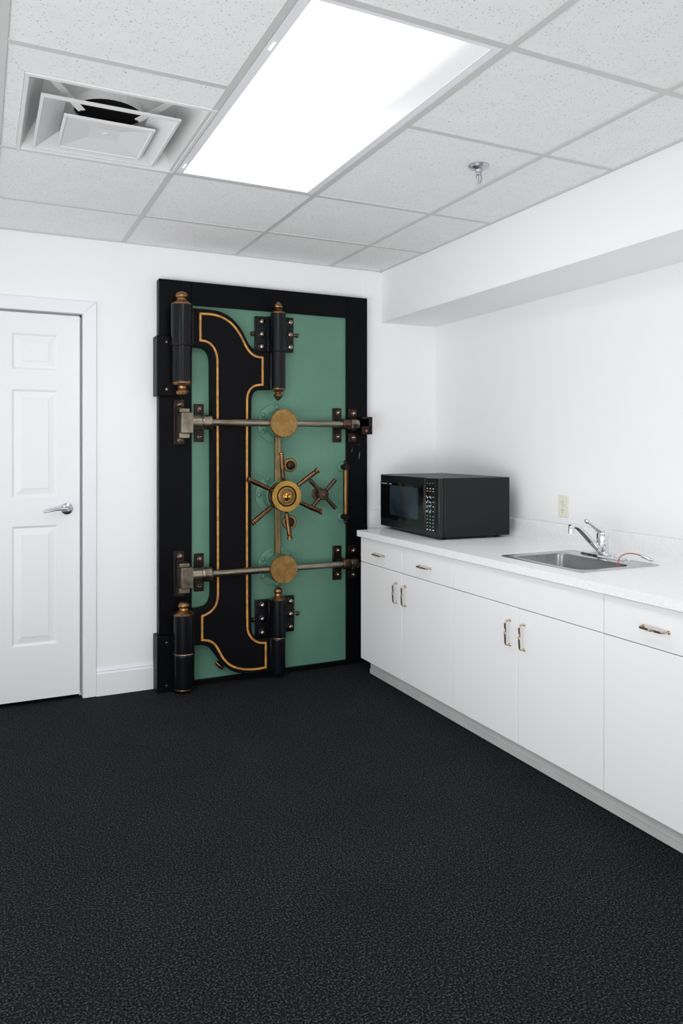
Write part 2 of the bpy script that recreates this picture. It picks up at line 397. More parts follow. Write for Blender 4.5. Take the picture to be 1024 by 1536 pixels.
# ---------------------------------------------------------------- air diffuser
vx0, vx1, vy0, vy1 = -2.585, -1.995, -1.786, -1.156
vent = thing('ceiling_vent', 'square white louvered air diffuser in the ceiling left of the light', 'vent', ((vx0+vx1)/2, (vy0+vy1)/2, Hc))
def sq(ins, z, c=None):
    return [(vx0+ins[0], vy0+ins[2], z), (vx1-ins[1], vy0+ins[2], z), (vx1-ins[1], vy1-ins[3], z), (vx0+ins[0], vy1-ins[3], z)]
def rect(x0, x1, y0, y1, z): return [(x0, y0, z), (x1, y0, z), (x1, y1, z), (x0, y1, z)]
b = MB()
top = Hc+.105
b.loft([rect(vx0, vx1, vy0, vy1, Hc+.004), rect(vx0, vx1, vy0, vy1, Hc-.002), rect(vx0+.012, vx1-.012, vy0+.012, vy1-.012, Hc-.003), rect(vx0+.016, vx1-.016, vy0+.016, vy1-.016, Hc+.004),
        rect(vx0+.07, vx1-.07, vy0+.07, vy1-.07, top)], capa=False, capb=False)
cxv, cyv, rv = -2.292, -1.430, .118
# top sheet with a round duct opening
N = 32; outer = []
x0, x1, y0, y1 = vx0+.07, vx1-.07, vy0+.07, vy1-.07
circ = [(cxv+rv*math.cos(2*PI*k/N), cyv+rv*math.sin(2*PI*k/N), top) for k in range(N)]
for k in range(N):
    a = 2*PI*k/N; dx, dy = math.cos(a), math.sin(a); t = 9
    if dx > 1e-6: t = min(t, (x1-cxv)/dx)
    if dx < -1e-6: t = min(t, (x0-cxv)/dx)
    if dy > 1e-6: t = min(t, (y1-cyv)/dy)
    if dy < -1e-6: t = min(t, (y0-cyv)/dy)
    outer.append((cxv+dx*t, cyv+dy*t, top))
b.loft([outer, circ, [(x, y, z-.03) for x, y, z in circ]], capa=False, capb=False)
for cx_, cy_ in ((x0, y0), (x1, y0), (x1, y1), (x0, y1)):
    a = math.atan2(cy_-cyv, cx_-cxv); ks = sorted(range(N), key=lambda k: -((outer[k][0]-cx_)**2+(outer[k][1]-cy_)**2))
    p = sorted(outer, key=lambda q: (q[0]-cx_)**2+(q[1]-cy_)**2)[:3]
    side_a = [q for q in p if abs(q[0]-cx_) < 1e-4]; side_b = [q for q in p if abs(q[1]-cy_) < 1e-4]
    if side_a and side_b: b.face([(cx_, cy_, top), side_a[0], side_b[0]])
b.build('outer_cone', M['vent'], vent, smooth=False)
b = MB(); ci = [(cxv+(x-cxv)*.96, cyv+(y-cyv)*.96) for x, y, z in circ]; b.loft([[(x, y, top-.026) for x, y in ci], [(x, y, top+.14) for x, y in ci]], capa=False); b.build('duct_collar', M['dark'], vent)
def louver(name, x0, x1, y0, y1, ins, h, closed):
    b = MB(); z = Hc-.004
    L = [rect(x0+.004, x1-.004, y0+.004, y1-.004, z+.010), rect(x0, x1, y0, y1, z+.008), rect(x0, x1, y0, y1, z), rect(x0+.009, x1-.009, y0+.009, y1-.009, z-.001),
         rect(x0+.013, x1-.013, y0+.013, y1-.013, z+.003), rect(x0+ins, x1-ins, y0+ins, y1-ins, z+h)]
    if closed:
        b.loft(L, capa=False, capb=True)
        b.loft([rect(x0+.004, x1-.004, y0+.004, y1-.004, z+.010), rect(x0+ins, x1-ins, y0+ins, y1-ins, z+h+.004)], capa=False)
    else:
        b.loft(L, capa=False, capb=False)
        b.loft([rect(x0+.004, x1-.004, y0+.004, y1-.004, z+.010), rect(x0+ins, x1-ins, y0+ins, y1-ins, z+h+.001)], capa=False, capb=False)
    return b.build(name, M['vent'], vent, smooth=False)
louver('middle_louver', -2.532, -2.088, -1.662, -1.196, .085, .045, False)
inn = louver('center_panel', -2.452, -2.150, -1.540, -1.246, .10, .018, True)
sub(MB().lathe([(.012, 0), (.011, -.003), (.004, -.004)], (-2.297, -1.40, Hc-.004+.018), 'Z', 20), 'button', M['vent'], inn, vent)
for sx_, sy_ in ((-1, -1), (1, -1), (1, 1), (-1, 1)):
    b = MB(); dx, dy = sx_/1.414, sy_/1.414; px, py = -dy*.014, dx*.014
    p = [(cxv-.01+dx*r_, cyv+dy*r_, z_) for r_, z_ in ((.13, Hc+.030), (.20, Hc+.05), (.315, Hc+.085))]
    for a, c in zip(p, p[1:]):
        b.loft([[(a[0]-px, a[1]-py, a[2]), (a[0]+px, a[1]+py, a[2]), (a[0]+px, a[1]+py, a[2]+.002), (a[0]-px, a[1]-py, a[2]+.002)],
                [(c[0]-px, c[1]-py, c[2]), (c[0]+px, c[1]+py, c[2]), (c[0]+px, c[1]+py, c[2]+.002), (c[0]-px, c[1]-py, c[2]+.002)]])
    b.lathe([(.004, -.002), (.004, .0)], (p[0][0], p[0][1], p[0][2]), 'Z', 10, M['dark'])
    b.mats = [M['dark'], M['vent']]
    for f in b.bm.faces: f.material_index = 0 if len(f.verts) > 4 or f.calc_area() < .00003 else 1
    b.build('bracket', None, vent, smooth=False)

# ---------------------------------------------------------------- sprinkler
sp_ = thing('sprinkler_head', 'chrome pendent fire sprinkler with round escutcheon under the ceiling', 'sprinkler', (-.925, -1.755, Hc+.004))
sx_, sy_ = -.925, -1.755
MB().lathe([(.040, .0), (.041, -.004), (.036, -.012), (.022, -.017), (.014, -.018), (.012, -.028)], (sx_, sy_, Hc+.004), 'Z', 36).build('escutcheon', M['satin'], sp_)
b = MB()
b.lathe([(.010, 0), (.012, -.006), (.010, -.014), (.006, -.016)], (sx_, sy_, Hc-.020), 'Z', 20)
for s_ in (-1, 1): b.tube([(sx_+s_*.009, sy_, Hc-.030), (sx_+s_*.0125, sy_, Hc-.045), (sx_+s_*.010, sy_, Hc-.060), (sx_+s_*.003, sy_, Hc-.069)], .0028, 8)
b.build('frame_arms', M['satin'], sp_)
MB().lathe([(.0025, 0), (.003, .02), (.002, .035)], (sx_, sy_, Hc-.070), 'Z', 10).build('bulb', M['chrome'], sp_)
MB().lathe([(.004, 0), (.005, -.004), (.016, -.006), (.017, -.008), (.004, -.0085)], (sx_, sy_, Hc-.067), 'Z', 20).build('deflector', M['chrome'], sp_)

# ---------------------------------------------------------------- vault door
YG, YF, YP = -.045, -.062, -.115
V = thing('vault_door', 'green antique bank vault door with black frame, brass hand wheel and locking bars', 'vault door', (-1.18, 0, 0))
def vp(mb, name, mat, parent=None, label=None, **k):
    if parent is None: o = mb.build(name, mat, V, **k)
    else: o = sub(mb, name, mat, parent, V, **k)
    if label: o['label'] = label
    return o
FX0, FX1, FT = -1.822, -.537, 2.257
fr = MB()
fr.box(FX0, -1.640, YF, -.001, 0, FT)
fr.box(-.680, FX1, YF, -.0035, 0, FT)
fr.box(-1.640, -.680, YF, -.001, 2.126, FT)
fr.box(-1.640, -.680, YF, -.001, 0, .030)
frame = vp(fr, 'frame', M['vblack'], bevel=.003)
panel = vp(MB().box(-1.640, -.680, YG, -.012, .030, 2.126), 'door_panel', M['green'], smooth=False)
for cx0, cz0, cx1, cz1, w_ in ((-.596, 1.262, -.590, 1.305, .0022), (-.648, 1.30, -.640, 1.33, .0009), (-.600, 1.345, -.594, 1.350, .0012)):
    vp(MB().tube([(cx0, YF-.0002, cz0), ((cx0+cx1)/2, YF-.0006, (cz0+cz1)/2), (cx1, YF-.0002, cz1)], [w_*.4, w_, w_*.3], 8), 'paint_chip', M['chip'], frame)
for z0, z1 in ((1.613, 1.940), (0, .305)):
    b = MB().box(-1.842, -1.730, -.105, -.001, z0, z1)
    j = vp(b, 'hinge_mount', M['vblack'], bevel=.003)
    for zz in (z0+.035, z1-.035):
        vp(MB().lathe([(.007, 0), (.006, .003), (.002, .004)], (-1.790, -.105, zz), 'Y', 12), 'screw', M['bolt'], j)

# crane arm
up = [(-1.668,2.100,1),(-1.56,2.100),(-1.50,2.096),(-1.45,2.078),(-1.40,2.042),(-1.357,1.988),(-1.332,1.932),(-1.300,1.896),(-1.262,1.882),(-1.192,1.879,1),
      (-1.192,1.664,1),(-1.250,1.664),(-1.290,1.655),(-1.307,1.622),(-1.309,1.570)]
lo = [(-1.309,.310),(-1.301,.262),(-1.268,.238),(-1.240,.235),(-1.192,.235,1),(-1.192,.040,1),(-1.280,.036),(-1.350,.044),(-1.42,.066),(-1.474,.110),(-1.512,.165),
      (-1.545,.213),(-1.59,.238),(-1.66,.240,1),(-1.66,.436,1),(-1.590,.436),(-1.552,.455),(-1.537,.500),(-1.537,.56),(-1.541,1.80),(-1.545,1.845),(-1.568,1.882),(-1.61,1.890),(-1.668,1.890,1)]
crane = vp(MB().prismY(chaikin(up+lo), YP, YG+.0005), 'hinge_crane', M['vcrane'], bevel=.006, seg=3)
crane['label'] = 'black crane arm with gold pinstripe'
gold = [(-1.606,2.072,1),(-1.535,2.074),(-1.476,2.060),(-1.423,2.029),(-1.383,1.981),(-1.358,1.937),(-1.343,1.906),(-1.318,1.871),(-1.285,1.851),(-1.243,1.847,1),
        (-1.243,1.692,1),(-1.285,1.688),(-1.316,1.668),(-1.334,1.634),(-1.337,1.582),(-1.337,.318),(-1.329,.275),(-1.304,.238),(-1.268,.214),(-1.224,.208,1),(-1.224,.068,1),
        (-1.285,.064),(-1.363,.074),(-1.43,.100),(-1.476,.147),(-1.499,.194),(-1.522,.235),(-1.555,.259),(-1.596,.266,1),(-1.596,.398,1),(-1.555,.412),(-1.522,.441),
        (-1.506,.488),(-1.506,.551),(-1.509,1.800),(-1.510,1.835),(-1.522,1.878),(-1.546,1.908),(-1.574,1.922),(-1.606,1.924,1)]
g = chaikin(gold); n = len(g)
def offs(path, d):
    n = len(path); out = []
    for i in range(n):
        p, q, r_ = Vector(path[i-1]), Vector(path[i]), Vector(path[(i+1) % n])
        a = (q-p).normalized(); c = (r_-q).normalized(); na = Vector((-a.y, a.x)); nc = Vector((-c.y, c.x))
        m_ = (na+nc); m_.normalize(); k = d/max(.5, m_.dot(na)); out.append((q.x+m_.x*k, q.y+m_.y*k))
    return out
ga, gb = offs(g, .0055), offs(g, -.0055)
b = MB()
b.loft([[(x, YP+.0005, z) for x, z in ga], [(x, YP-.0018, z) for x, z in ga], [(x, YP-.0018, z) for x, z in gb], [(x, YP+.0005, z) for x, z in gb]], capa=False, capb=False)
vp(b, 'pinstripe', M['gold'], crane, smooth=False)

# main (left) hinge barrels
def barrel(x, y, zt, zm, zb, r0, r1, name='hinge_barrel', seg=36):
    b = MB(); b.lathe([(r0-.003, zt), (r0, zt-.003), (r0, zm+.004), (r0-.002, zm+.002)], (x, y, 0), 'Z', seg)
    b.lathe([(r1-.002, zm-.002), (r1, zm-.005), (r1, zb+.004), (r1-.002, zb)], (x, y, 0), 'Z', seg)
    return vp(b, name, M['vhinge'])
def finial(par, x, y, z, r, sgn, style):
    """cap and knob; grows away from the barrel end"""
    if style == 'dome': pr = [(r, -.004), (r+.001, .003), (r-.004, .008), (r*.62, .020), (r*.46, .026), (r*.44, .036), (r*.56, .042), (r*.60, .050), (r*.56, .058), (r*.40, .068), (r*.15, .073)]
    elif style == 'bulb': pr = [(r, -.004), (r+.001, .006), (r-.006, .016), (r*.45, .022), (r*.42, .034), (r*.60, .044), (r*.66, .052), (r*.56, .066), (r*.42, .070), (r*.1, .071)]
    elif style == 'point': pr = [(r, -.004), (r+.001, .004), (r*.85, .010), (r*.45, .020), (r*.40, .027), (r*.62, .034), (r*.66, .040), (r*.35, .058), (r*.08, .068)]
    else: pr = [(r, -.004), (r+.001, .004), (r*.8, .014), (r*.5, .018), (r*.2, .020)]
    vp(MB().lathe([(a, sgn*c) for a, c in pr], (x, y, z), 'Z', 32), 'finial', M['copper'], par, 'copper finial')
def ring(par, x, y, z, r, mat='bolt'):
    vp(MB().lathe([(r-.006, -.005), (r+.002, -.004), (r+.0035, 0), (r+.002, .004), (r-.006, .005)], (x, y, z), 'Z', 36), 'ring', M[mat], par)
h1 = barrel(-1.716, -.14, 2.108, 1.887, 1.684, .0590, .0550); finial(h1, -1.716, -.14, 2.106, .057, 1, 'dome'); finial(h1, -1.714, -.14, 1.686, .054, -1, 'bulb'); ring(h1, -1.716, -.14, 1.887, .0575, 'iron')
h2 = barrel(-1.704, -.14, .424, .214, .026, .0575, .0575); finial(h2, -1.704, -.14, .422, .056, 1, 'dome2' if 0 else 'dome'); finial(h2, -1.704, -.14, .026, .055, -1, 'flat'); ring(h2, -1.704, -.14, .214, .0575)
# knuckle arms joining barrels to the crane
for z0, z1 in ((1.890, 2.100), (.240, .436)):
    vp(MB().box(-1.712, -1.650, -.150, -.070, z0+.004, z1-.004), 'knuckle', M['vhinge'], crane, bevel=.004)
for z0, z1 in ((1.664, 1.879), (.040, .235)):
    b = MB().box(-1.200, -1.150, -.128, -.060, z0, z1)
    vp(b, 'knuckle', M['vhinge'], crane, bevel=.004)
# small (right) hinges
for zt, zm, zb, leafs, kind in ((2.108, 1.888, 1.668, ((-1.270, -1.188, 1.886, 2.092), (-1.092, -1.032, 1.892, 2.098)), 'u'), (.453, .233, .025, ((-1.268, -1.182, .230, .448), (-1.088, -1.028, .245, .456)), 'l')):
    hb = barrel(-1.149, -.118, zt, zm, zb, .0445, .0425)
    finial(hb, -1.149, -.118, zt-.002, .043, 1, 'point' if kind == 'u' else 'dome')
    if kind == 'u': finial(hb, -1.149, -.118, zb+.002, .042, -1, 'point')
    ring(hb, -1.149, -.118, zm, .0435, 'iron' if kind == 'u' else 'bolt')
    for i, (x0, x1, z0, z1) in enumerate(leafs):
        lf = MB().box(x0, x1, -.068, YG+.001, z0, z1)
        if i == 0: lf.box(x1-.012, x1+.018, -.085, -.050, z0, z1)
        else: lf.box(x0-.02, x0+.008, -.085, -.050, z0, z1)
        lf = vp(lf, 'hinge_leaf', M['vhinge'], hb, bevel=.003)
        xm = (x0+x1)/2 - (.004 if i == 0 else -.004)
        for k in range(3):
            zz = z1 - .030 - k*(z1-z0-.060)/2
            b = MB(); b.lathe([(.021, 0), (.0215, .004), (.018, .006)], (xm, -.068, zz), 'Y', 20, M['iron'])
            b.lathe([(.015, .004), (.016, .012), (.013, .019), (.006, .023), (.001, .024)], (xm, -.068, zz), 'Y', 18, M['bolt'])
            o = sub(b, 'bolt', None, hb, V)
        sg = -1 if i == 0 else 1; xe = x0 if i == 0 else x1; zz = (z0+z1)/2
        b = MB(); b.rod((xe-.004*sg, -.068, zz), (xe+.030*sg, -.072, zz-.003), [(.006, 0), (.007, .3), (.0125, .5), (.0125, .85), (.006, 1)], 14)
        sub(b, 'set_screw', M['bronze'], hb, V)

# locking bars with their end fittings
def bolted_plate(x0, x1, z0, z1, y, zbs, mat='iron', par=None):
    p = vp(MB().box(x0, x1, y-.014, y, z0, z1), 'bracket', M[mat], par, bevel=.003)
    for zz in zbs:
        b = MB(); b.lathe([(.018, 0), (.018, .006), (.012, .008)], ((x0+x1)/2+.004, y-.014, zz), 'Y', 6, M['bronze'])
        b.lathe([(.011, .006), (.010, .014), (.004, .018)], ((x0+x1)/2+.004, y-.014, zz), 'Y', 14, M['bolt'])
        sub(b, 'bolt', None, par or p, V)
    return p
for zc, low in ((1.471, 0), (.633, 1)):
    bar = MB(); bar.rod((-1.60, -.14, zc), (-.70, -.14, zc), [(.0205, 0), (.0205, .44), (.0185, .52), (.0185, 1)], 20)
    bar = vp(bar, 'locking_bar', M['nickel'])
    # left end: square nickel block and sleeve
    cb = MB(); cb.rod((-1.662, -.14, zc), (-1.606, -.14, zc), [(.036, 0), (.038, .1), (.038, .92), (.036, 1)], 28, M['nickel'])
    cb.rod((-1.606, -.14, zc), (-1.548, -.14, zc), [(.041, 0), (.042, .1), (.042, .85), (.036, 1)], 28, M['bolt'])
    sub(cb, 'collar', None, bar, V)
    bk = MB(); bk.box(-1.730, -1.664, -.195, -.095, zc-.062, zc+.050)
    bk.box(-1.736, -1.680, -.176, -.085, zc+.050, zc+.072) ; bk.box(-1.736, -1.680, -.176, -.085, zc-.090, zc-.062)
    sub(bk, 'end_block', M['nickeldark'], bar, V, bevel=.003)
    br = bolted_plate(-1.745, -1.683, zc-.125, zc+.128, YF, (zc+.098, zc-.097))
    vp(MB().box(-1.735, -1.695, -.110, -.074, zc-.085, zc+.085), 'standoff', M['iron'], br, bevel=.003)
    bolted_plate(-1.625, -1.571, zc-.108, zc+.104, YG, (zc+.074, zc-.078))
    vp(MB().box(-1.622, -1.574, -.11, YG-.013, zc-.030, zc+.030), 'standoff', M['iron'], br, bevel=.003)
    # right end
    cb = MB(); cb.rod((-.748, -.14, zc), (-.697, -.14, zc), [(.030, 0), (.032, .08), (.032, .9), (.028, 1)], 28, M['bronze'])
    cb.rod((-.697, -.14, zc), (-.642, -.14, zc), [(.034, 0), (.036, .15), (.036, .7), (.027, 1)], 8, M['bolt'])
    sub(cb, 'collar', None, bar, V)
    br = bolted_plate(-.770, -.714, zc-.108, zc+.100, YG, (zc+.072, zc-.074))
    vp(MB().box(-.765, -.718, -.12, YG-.013, zc-.028, zc+.028), 'standoff', M['iron'], br, bevel=.003)
    bolted_plate(-.674, -.618, zc+.040, zc+.098, YF, (zc+.068,)); bolted_plate(-.674, -.618, zc-.108, zc-.050, YF, (zc-.078,))
    ct = MB()
    ct.box(-.620, -.560, -.150, YF+.001, zc+.033, zc+.047); ct.box(-.620, -.560, -.150, YF+.001, zc-.060, zc-.010); ct.box(-.572, -.548, -.150, YF+.001, zc-.060, zc+.047)
    ct = vp(ct, 'catch', M['iron'], bevel=.002)
    if not low: vp(MB().lathe([(.007, 0), (.006, .004), (.001, .006)], (-.590, -.150, zc-.038), 'Y', 8), 'paint_mark', M['redmark'] if 'redmark' in M else M['red'], ct)
    # gear housing with bronze cap
    fl = MB(); fx = -1.133
    fl.lathe([(.118, 0), (.118, .009), (.112, .012), (.085, .013), (.079, .018), (.078, .105), (.080, .112)], (fx, YG, zc), 'Y', 40)
    hs = vp(fl, 'gear_housing', M['green'])
    for k in range(6):
        a = math.radians(60*k+30); vp(MB().lathe([(.015, 0), (.015, .006), (.011, .012), (.004, .015)], (fx+.099*math.cos(a), YG-.012, zc+.099*math.sin(a)), 'Y', 14), 'bolt', M['green'], hs)
    cp = vp(MB().lathe([(.079, .112), (.083, .115), (.083, .126), (.080, .130)], (fx, YG, zc), 'Y', 44), 'cap', M['brass'], hs)
    for k in range(4):
        a = math.radians(90*k); sub(MB().lathe([(.005, 0), (.0045, .002), (.001, .003)], (fx+.066*math.cos(a), YG-.130, zc+.066*math.sin(a)), 'Y', 10), 'screw', M['bolt'], hs, V)
# vertical rack rod
rod = vp(MB().box(-1.163, -1.129, -.110, -.086, .690, 1.410), 'vertical_rod', M['rodbrass'], bevel=.004)

# hand wheel
wx, wz, wy = -1.140, 1.056, -.235
fl = MB(); fl.lathe([(.124, 0), (.124, .010), (.116, .013), (.092, .014), (.086, .020), (.084, .085), (.080, .090)], (wx, YG, wz), 'Y', 44)
hs = vp(fl, 'wheel_housing', M['green'])
for k in range(6):
    a = math.radians(60*k); vp(MB().lathe([(.016, 0), (.016, .006), (.011, .012), (.004, .015)], (wx+.105*math.cos(a), YG-.013, wz+.105*math.sin(a)), 'Y', 14), 'bolt', M['green'], hs)
hub = MB()
hub.lathe([(.060, .088), (.072, .090), (.080, .096), (.082, .115), (.074, .120), (.070, .135), (.078, .140), (.080, .170)], (wx, YG, wz), 'Y', 44, M['iron'])
hub.lathe([(.086, .160), (.090, .164), (.090, .184), (.087, .189), (.060, .190), (.057, .184)], (wx, YG, wz), 'Y', 48, M['brassb'], cap=False)
hub.lathe([(.058, .182), (.052, .182)], (wx, YG, wz), 'Y', 48, M['iron'], cap=False)
hub.lathe([(.053, .180), (.051, .188), (.040, .190), (.036, .186), (.028, .186), (.026, .198), (.022, .200)], (wx, YG, wz), 'Y', 44, M['brass'])
hub.lathe([(.022, .198), (.024, .210), (.018, .216), (.013, .218), (.014, .232), (.011, .240), (.004, .243)], (wx, YG, wz), 'Y', 28, M['brassb'])
hub = vp(hub, 'hand_wheel', None, label='polished brass wheel hub with six turned handles')
for k in range(6):
    a = math.radians(36+60*k); c, s_ = math.cos(a), math.sin(a)
    p0 = (wx+c*.080, wy+.034, wz+s_*.080); p1 = (wx+c*.250, wy+.018, wz+s_*.250)
    b = MB(); b.rod(p0, p1, [(.009, 0), (.0135, .02), (.0135, .07), (.0090, .09), (.0115, .13), (.0142, .5), (.0142, .82), (.0115, .88), (.0115, .90)], 18, M['handle'])
    b.rod(p0, p1, [(.0115, .89), (.0175, .90), (.0175, .92), (.013, .93), (.0165, .95), (.0165, .985), (.010, 1.0)], 18, M['copper'])
    sub(b, 'spoke', None, hub, V)
# round escutcheons
b = MB(); b.lathe([(.042, 0), (.042, .005), (.036, .010), (.026, .011)], (-1.047, YG, 1.228), 'Y', 32, M['brass']); b.lathe([(.028, .008), (.028, .014), (.024, .026), (.014, .032), (.002, .034)], (-1.047, YG, 1.226), 'Y', 28, M['chromed'] if 'chromed' in M else M['iron'])
vp(b, 'keyhole_knob', None)
b = MB(); b.lathe([(.044, 0), (.044, .006), (.040, .010), (.031, .010), (.029, .004)], (-1.052, YG, .889), 'Y', 32, M['brass']); b.lathe([(.030, .0065), (.010, .0068)], (-1.052, YG, .889), 'Y', 28, M['iron'])
vp(b, 'escutcheon_ring', None)
# small four-arm handle
sx_, sz_ = -.866, 1.052
b = MB(); b.lathe([(.040, 0), (.040, .006), (.022, .010), (.018, .05), (.020, .058), (.030, .062), (.033, .068), (.033, .086), (.028, .092), (.018, .093), (.016, .100), (.006, .103)], (sx_, YG, sz_), 'Y', 28)
sh = vp(b, 'small_hand_wheel', M['bronze'], label='dark bronze four-arm handle')
for a in (47, 134, 226, 314):
    a = math.radians(a); c, s_ = math.cos(a), math.sin(a)
    b = MB(); b.rod((sx_+c*.026, YG-.076, sz_+s_*.026), (sx_+c*.120, YG-.076, sz_+s_*.120), [(.008, 0), (.0125, .06), (.0105, .15), (.012, .5), (.0135, .93), (.011, 1)], 16)
    vp(b, 'spoke', M['bronze'], sh)
# pull handle
b = MB(); b.rod((-.706, -.100, .925), (-.706, -.100, 1.200), [(.0135, 0), (.0155, .05), (.0165, .5), (.0155, .95), (.0135, 1)], 20)
ph = vp(b, 'pull_handle', M['brassdark'])
for z_, sg in ((1.213, 1), (.910, -1)):
    b = MB(); b.rod((-.706, YG, z_), (-.706, -.118, z_), [(.026, 0), (.026, .12), (.016, .2), (.015, .5), (.020, .62), (.023, .8), (.018, 1)], 20, M['iron'])
    b.rod((-.706, -.100, z_-.018*sg), (-.706, -.100, z_+.042*sg), [(.018, 0), (.020, .3), (.016, .5), (.008, .62), (.011, .75), (.010, .9), (.004, 1)], 18, M['iron'])
    b.rod((-.706, YG+.001, z_), (-.706, YG-.016, z_), [(.032, 0), (.031, .8), (.026, 1)], 24, M['green'])
    sub(b, 'mount', None, ph, V)
# copper drip fitting glimpsed under the lower arm
vp(MB().rod((-1.500, -.060, .118), (-1.465, -.075, .080), [(.010, 0), (.013, .3), (.013, .8), (.008, 1)], 12), 'latch_pin', M['redcop'] if 'redcop' in M else M['handle'])

# ---------------------------------------------------------------- base cabinets
def pull(par, root, y, z, horiz, label=None):
    L = .052; st = .026; pts = []
    def P(t, d):    # t along, d out from door
        return (CX-d, y - (t if horiz else 0), z + (0 if horiz else t))
    for t, d in ((-L, -.001), (-L, .014), (-L*.97, .021), (-L*.86, st), (-L*.6, st+.002), (0, st+.003), (L*.6, st+.002), (L*.86, st), (L*.97, .021), (L, .014), (L, -.001)): pts.append(P(t, d))
    b = MB(); b.tube(pts, .0034, 10, M['pull'])
    for t in (-L, L):
        b.rod(P(t, -.001), P(t, .005), [(.0065, 0), (.0065, .6), (.0045, 1)], 14, M['pull'])
    for s0, s1 in ((-L*.80, -L*.10), (L*.10, L*.80)):
        b.tube([P(s0, st+.0008), P((s0+s1)/2, st+.002), P(s1, st+.003)], .0041, 10, M['grip'])
    for t in (-.004, 0, .004): b.rod(P(t-.0016, st+.003), P(t+.0016, st+.003), [(.0045, 0), (.0052, .5), (.0045, 1)], 12, M['pull'])
    return sub(b, 'handle', None, par, root)
def cabinet(label, ya, yb, split, handles, group='white laminate base cabinets under the counter'):
    """ya > yb ; front faces -X"""
    root = thing('base_cabinet', label, 'cabinet', (-.36, (ya+yb)/2, 0), group)
    bx = MB(); t = .016; x0 = CX+.019
    bx.box(x0, -.004, ya-t, ya, .095, .8105); bx.box(x0, -.004, yb, yb+t, .095, .8105); bx.box(x0, -.004, yb+t, ya-t, .095, .111); bx.box(-.02, -.004, yb+t, ya-t, .111, .8105)
    bx.box(x0, x0+.018, yb+t, ya-t, .640, .690); bx.box(x0, x0+.018, yb+t, ya-t, .785, .8105)
    mid = (ya+yb)/2; bx.box(x0, x0+.018, mid-.02, mid+.02, .111, .640)
    bx.build('carcass', M['gap'] if 0 else M['cab'], root, smooth=False)
    bk = MB(); bk.box(-.625, -.607, yb, ya, 0, .095); bk.box(-.630, -.625, yb, ya, 0, .028)
    bk.build('toe_kick', M['toe'], root, bevel=.001)
    g_ = .0018; zt, zg = .806, .6645
    def front(y1, y0, z0, z1, nm):
        return MB().box(CX, CX+.0185, y0+g_, y1-g_, z0, z1).build(nm, M['cab'], root, bevel=.0012)
    if split:
        for i, (y1, y0) in enumerate(((ya, mid), (mid, yb))):
            d = front(y1, y0, zg+g_, zt, 'drawer'); pull(d, root, (y0+y1)/2+.006, .730, True)
    else: front(ya, yb, zg+g_, zt, 'drawer_front')
    for i, (y1, y0) in enumerate(((ya, mid), (mid, yb))):
        d = front(y1, y0, .0985, zg-g_, 'door')
        pull(d, root, y0+.050 if i == 0 else y1-.042, .552, False)
    return root
cabinet('white two-door base cabinet at the far end beside the vault door', -.271, -1.2275, True, None)
cabinet('white two-door base cabinet under the sink with plain wide front panel', -1.2275, -2.180, False, None)
cabinet('white base cabinet at the near end of the counter, right of the sink', -2.180, -3.136, True, None)

# ---------------------------------------------------------------- countertop with sink cut-out and backsplash
SX0, SX1, SY0, SY1 = -.608, -.186, -1.988, -1.478
hX0, hX1, hY0, hY1 = SX0+.012, SX1-.012, SY0+.012, SY1-.012
CZ0 = .8115
b = MB()
YE = -3.15
b.box(FX, hX0, YE, -.257, CZ0, FZ); b.box(hX0, hX1, YE, hY0, CZ0, FZ); b.box(hX0, hX1, hY1, -.257, CZ0, FZ)
b.box(hX1, -.001, YE, -.257, CZ0, FZ); b.box(-.530, -.001, -.257, -.004, CZ0, FZ)
bmesh.ops.remove_doubles(b.bm, verts=b.bm.verts, dist=.0001)
ct = b.build('countertop', M['counter'], smooth=False)
tag(ct, 'long white speckled laminate countertop over the base cabinets', 'countertop')
b = MB()
pr = [(-.001, FZ), (-.088, FZ), (-.080, FZ+.003), (-.056, FZ+.018), (-.044, FZ+.035), (-.040, FZ+.060), (-.038, .934), (-.034, .939), (-.001, .939)]
b.loft([[(x, -.004, z) for x, z in pr], [(x, YE, z) for x, z in pr]])
b.box(-.530, -.04, -.024, -.004, FZ, .941)
sp2 = b.build('backsplash', M['counter'], None, smooth=True, origin=ct.location)
sp2.parent = ct

# ---------------------------------------------------------------- sink
sk = thing('sink', 'stainless steel drop-in sink set in the white counter', 'sink', ((SX0+SX1)/2, (SY0+SY1)/2, FZ))
bX0, bX1, bY0, bY1 = -.574, -.296, -1.944, -1.520
n_ = 6
def RR(x0, x1, y0, y1, r, z): return [(x, y, z) for x, y in rrect(x0, x1, y0, y1, r, n_)]
b = MB()
b.loft([RR(SX0, SX1, SY0, SY1, .012, FZ+.0003), RR(SX0+.001, SX1-.001, SY0+.001, SY1-.001, .012, FZ+.003), RR(SX0+.006, SX1-.006, SY0+.006, SY1-.006, .014, FZ+.0045),
        RR(bX0-.010, bX1+.010, bY0-.010, bY1+.010, .050, FZ+.0035), RR(bX0, bX1, bY0, bY1, .048, FZ+.001), RR(bX0+.004, bX1-.004, bY0+.004, bY1-.004, .046, FZ-.010),
        RR(bX0+.014, bX1-.014, bY0+.014, bY1-.014, .045, FZ-.130), RR(bX0+.030, bX1-.030, bY0+.030, bY1-.030, .040, FZ-.152), RR(bX0+.060, bX1-.060, bY0+.060, bY1-.060, .03, FZ-.158)], capa=False)
b.mats = [M['steel'], M['steellit']]
bmesh.ops.recalc_face_normals(b.bm, faces=b.bm.faces)
for f in b.bm.faces: f.material_index = 1 if f.calc_center_median().z > FZ-.001 else 0
b.build('basin', None, sk, normals=False)
MB().lathe([(.045, 0), (.045, .003), (.034, .003), (.030, -.004), (.006, -.004)], (-.435, -1.73, FZ-.157), 'Z', 28).build('drain', M['chrome'], sk)

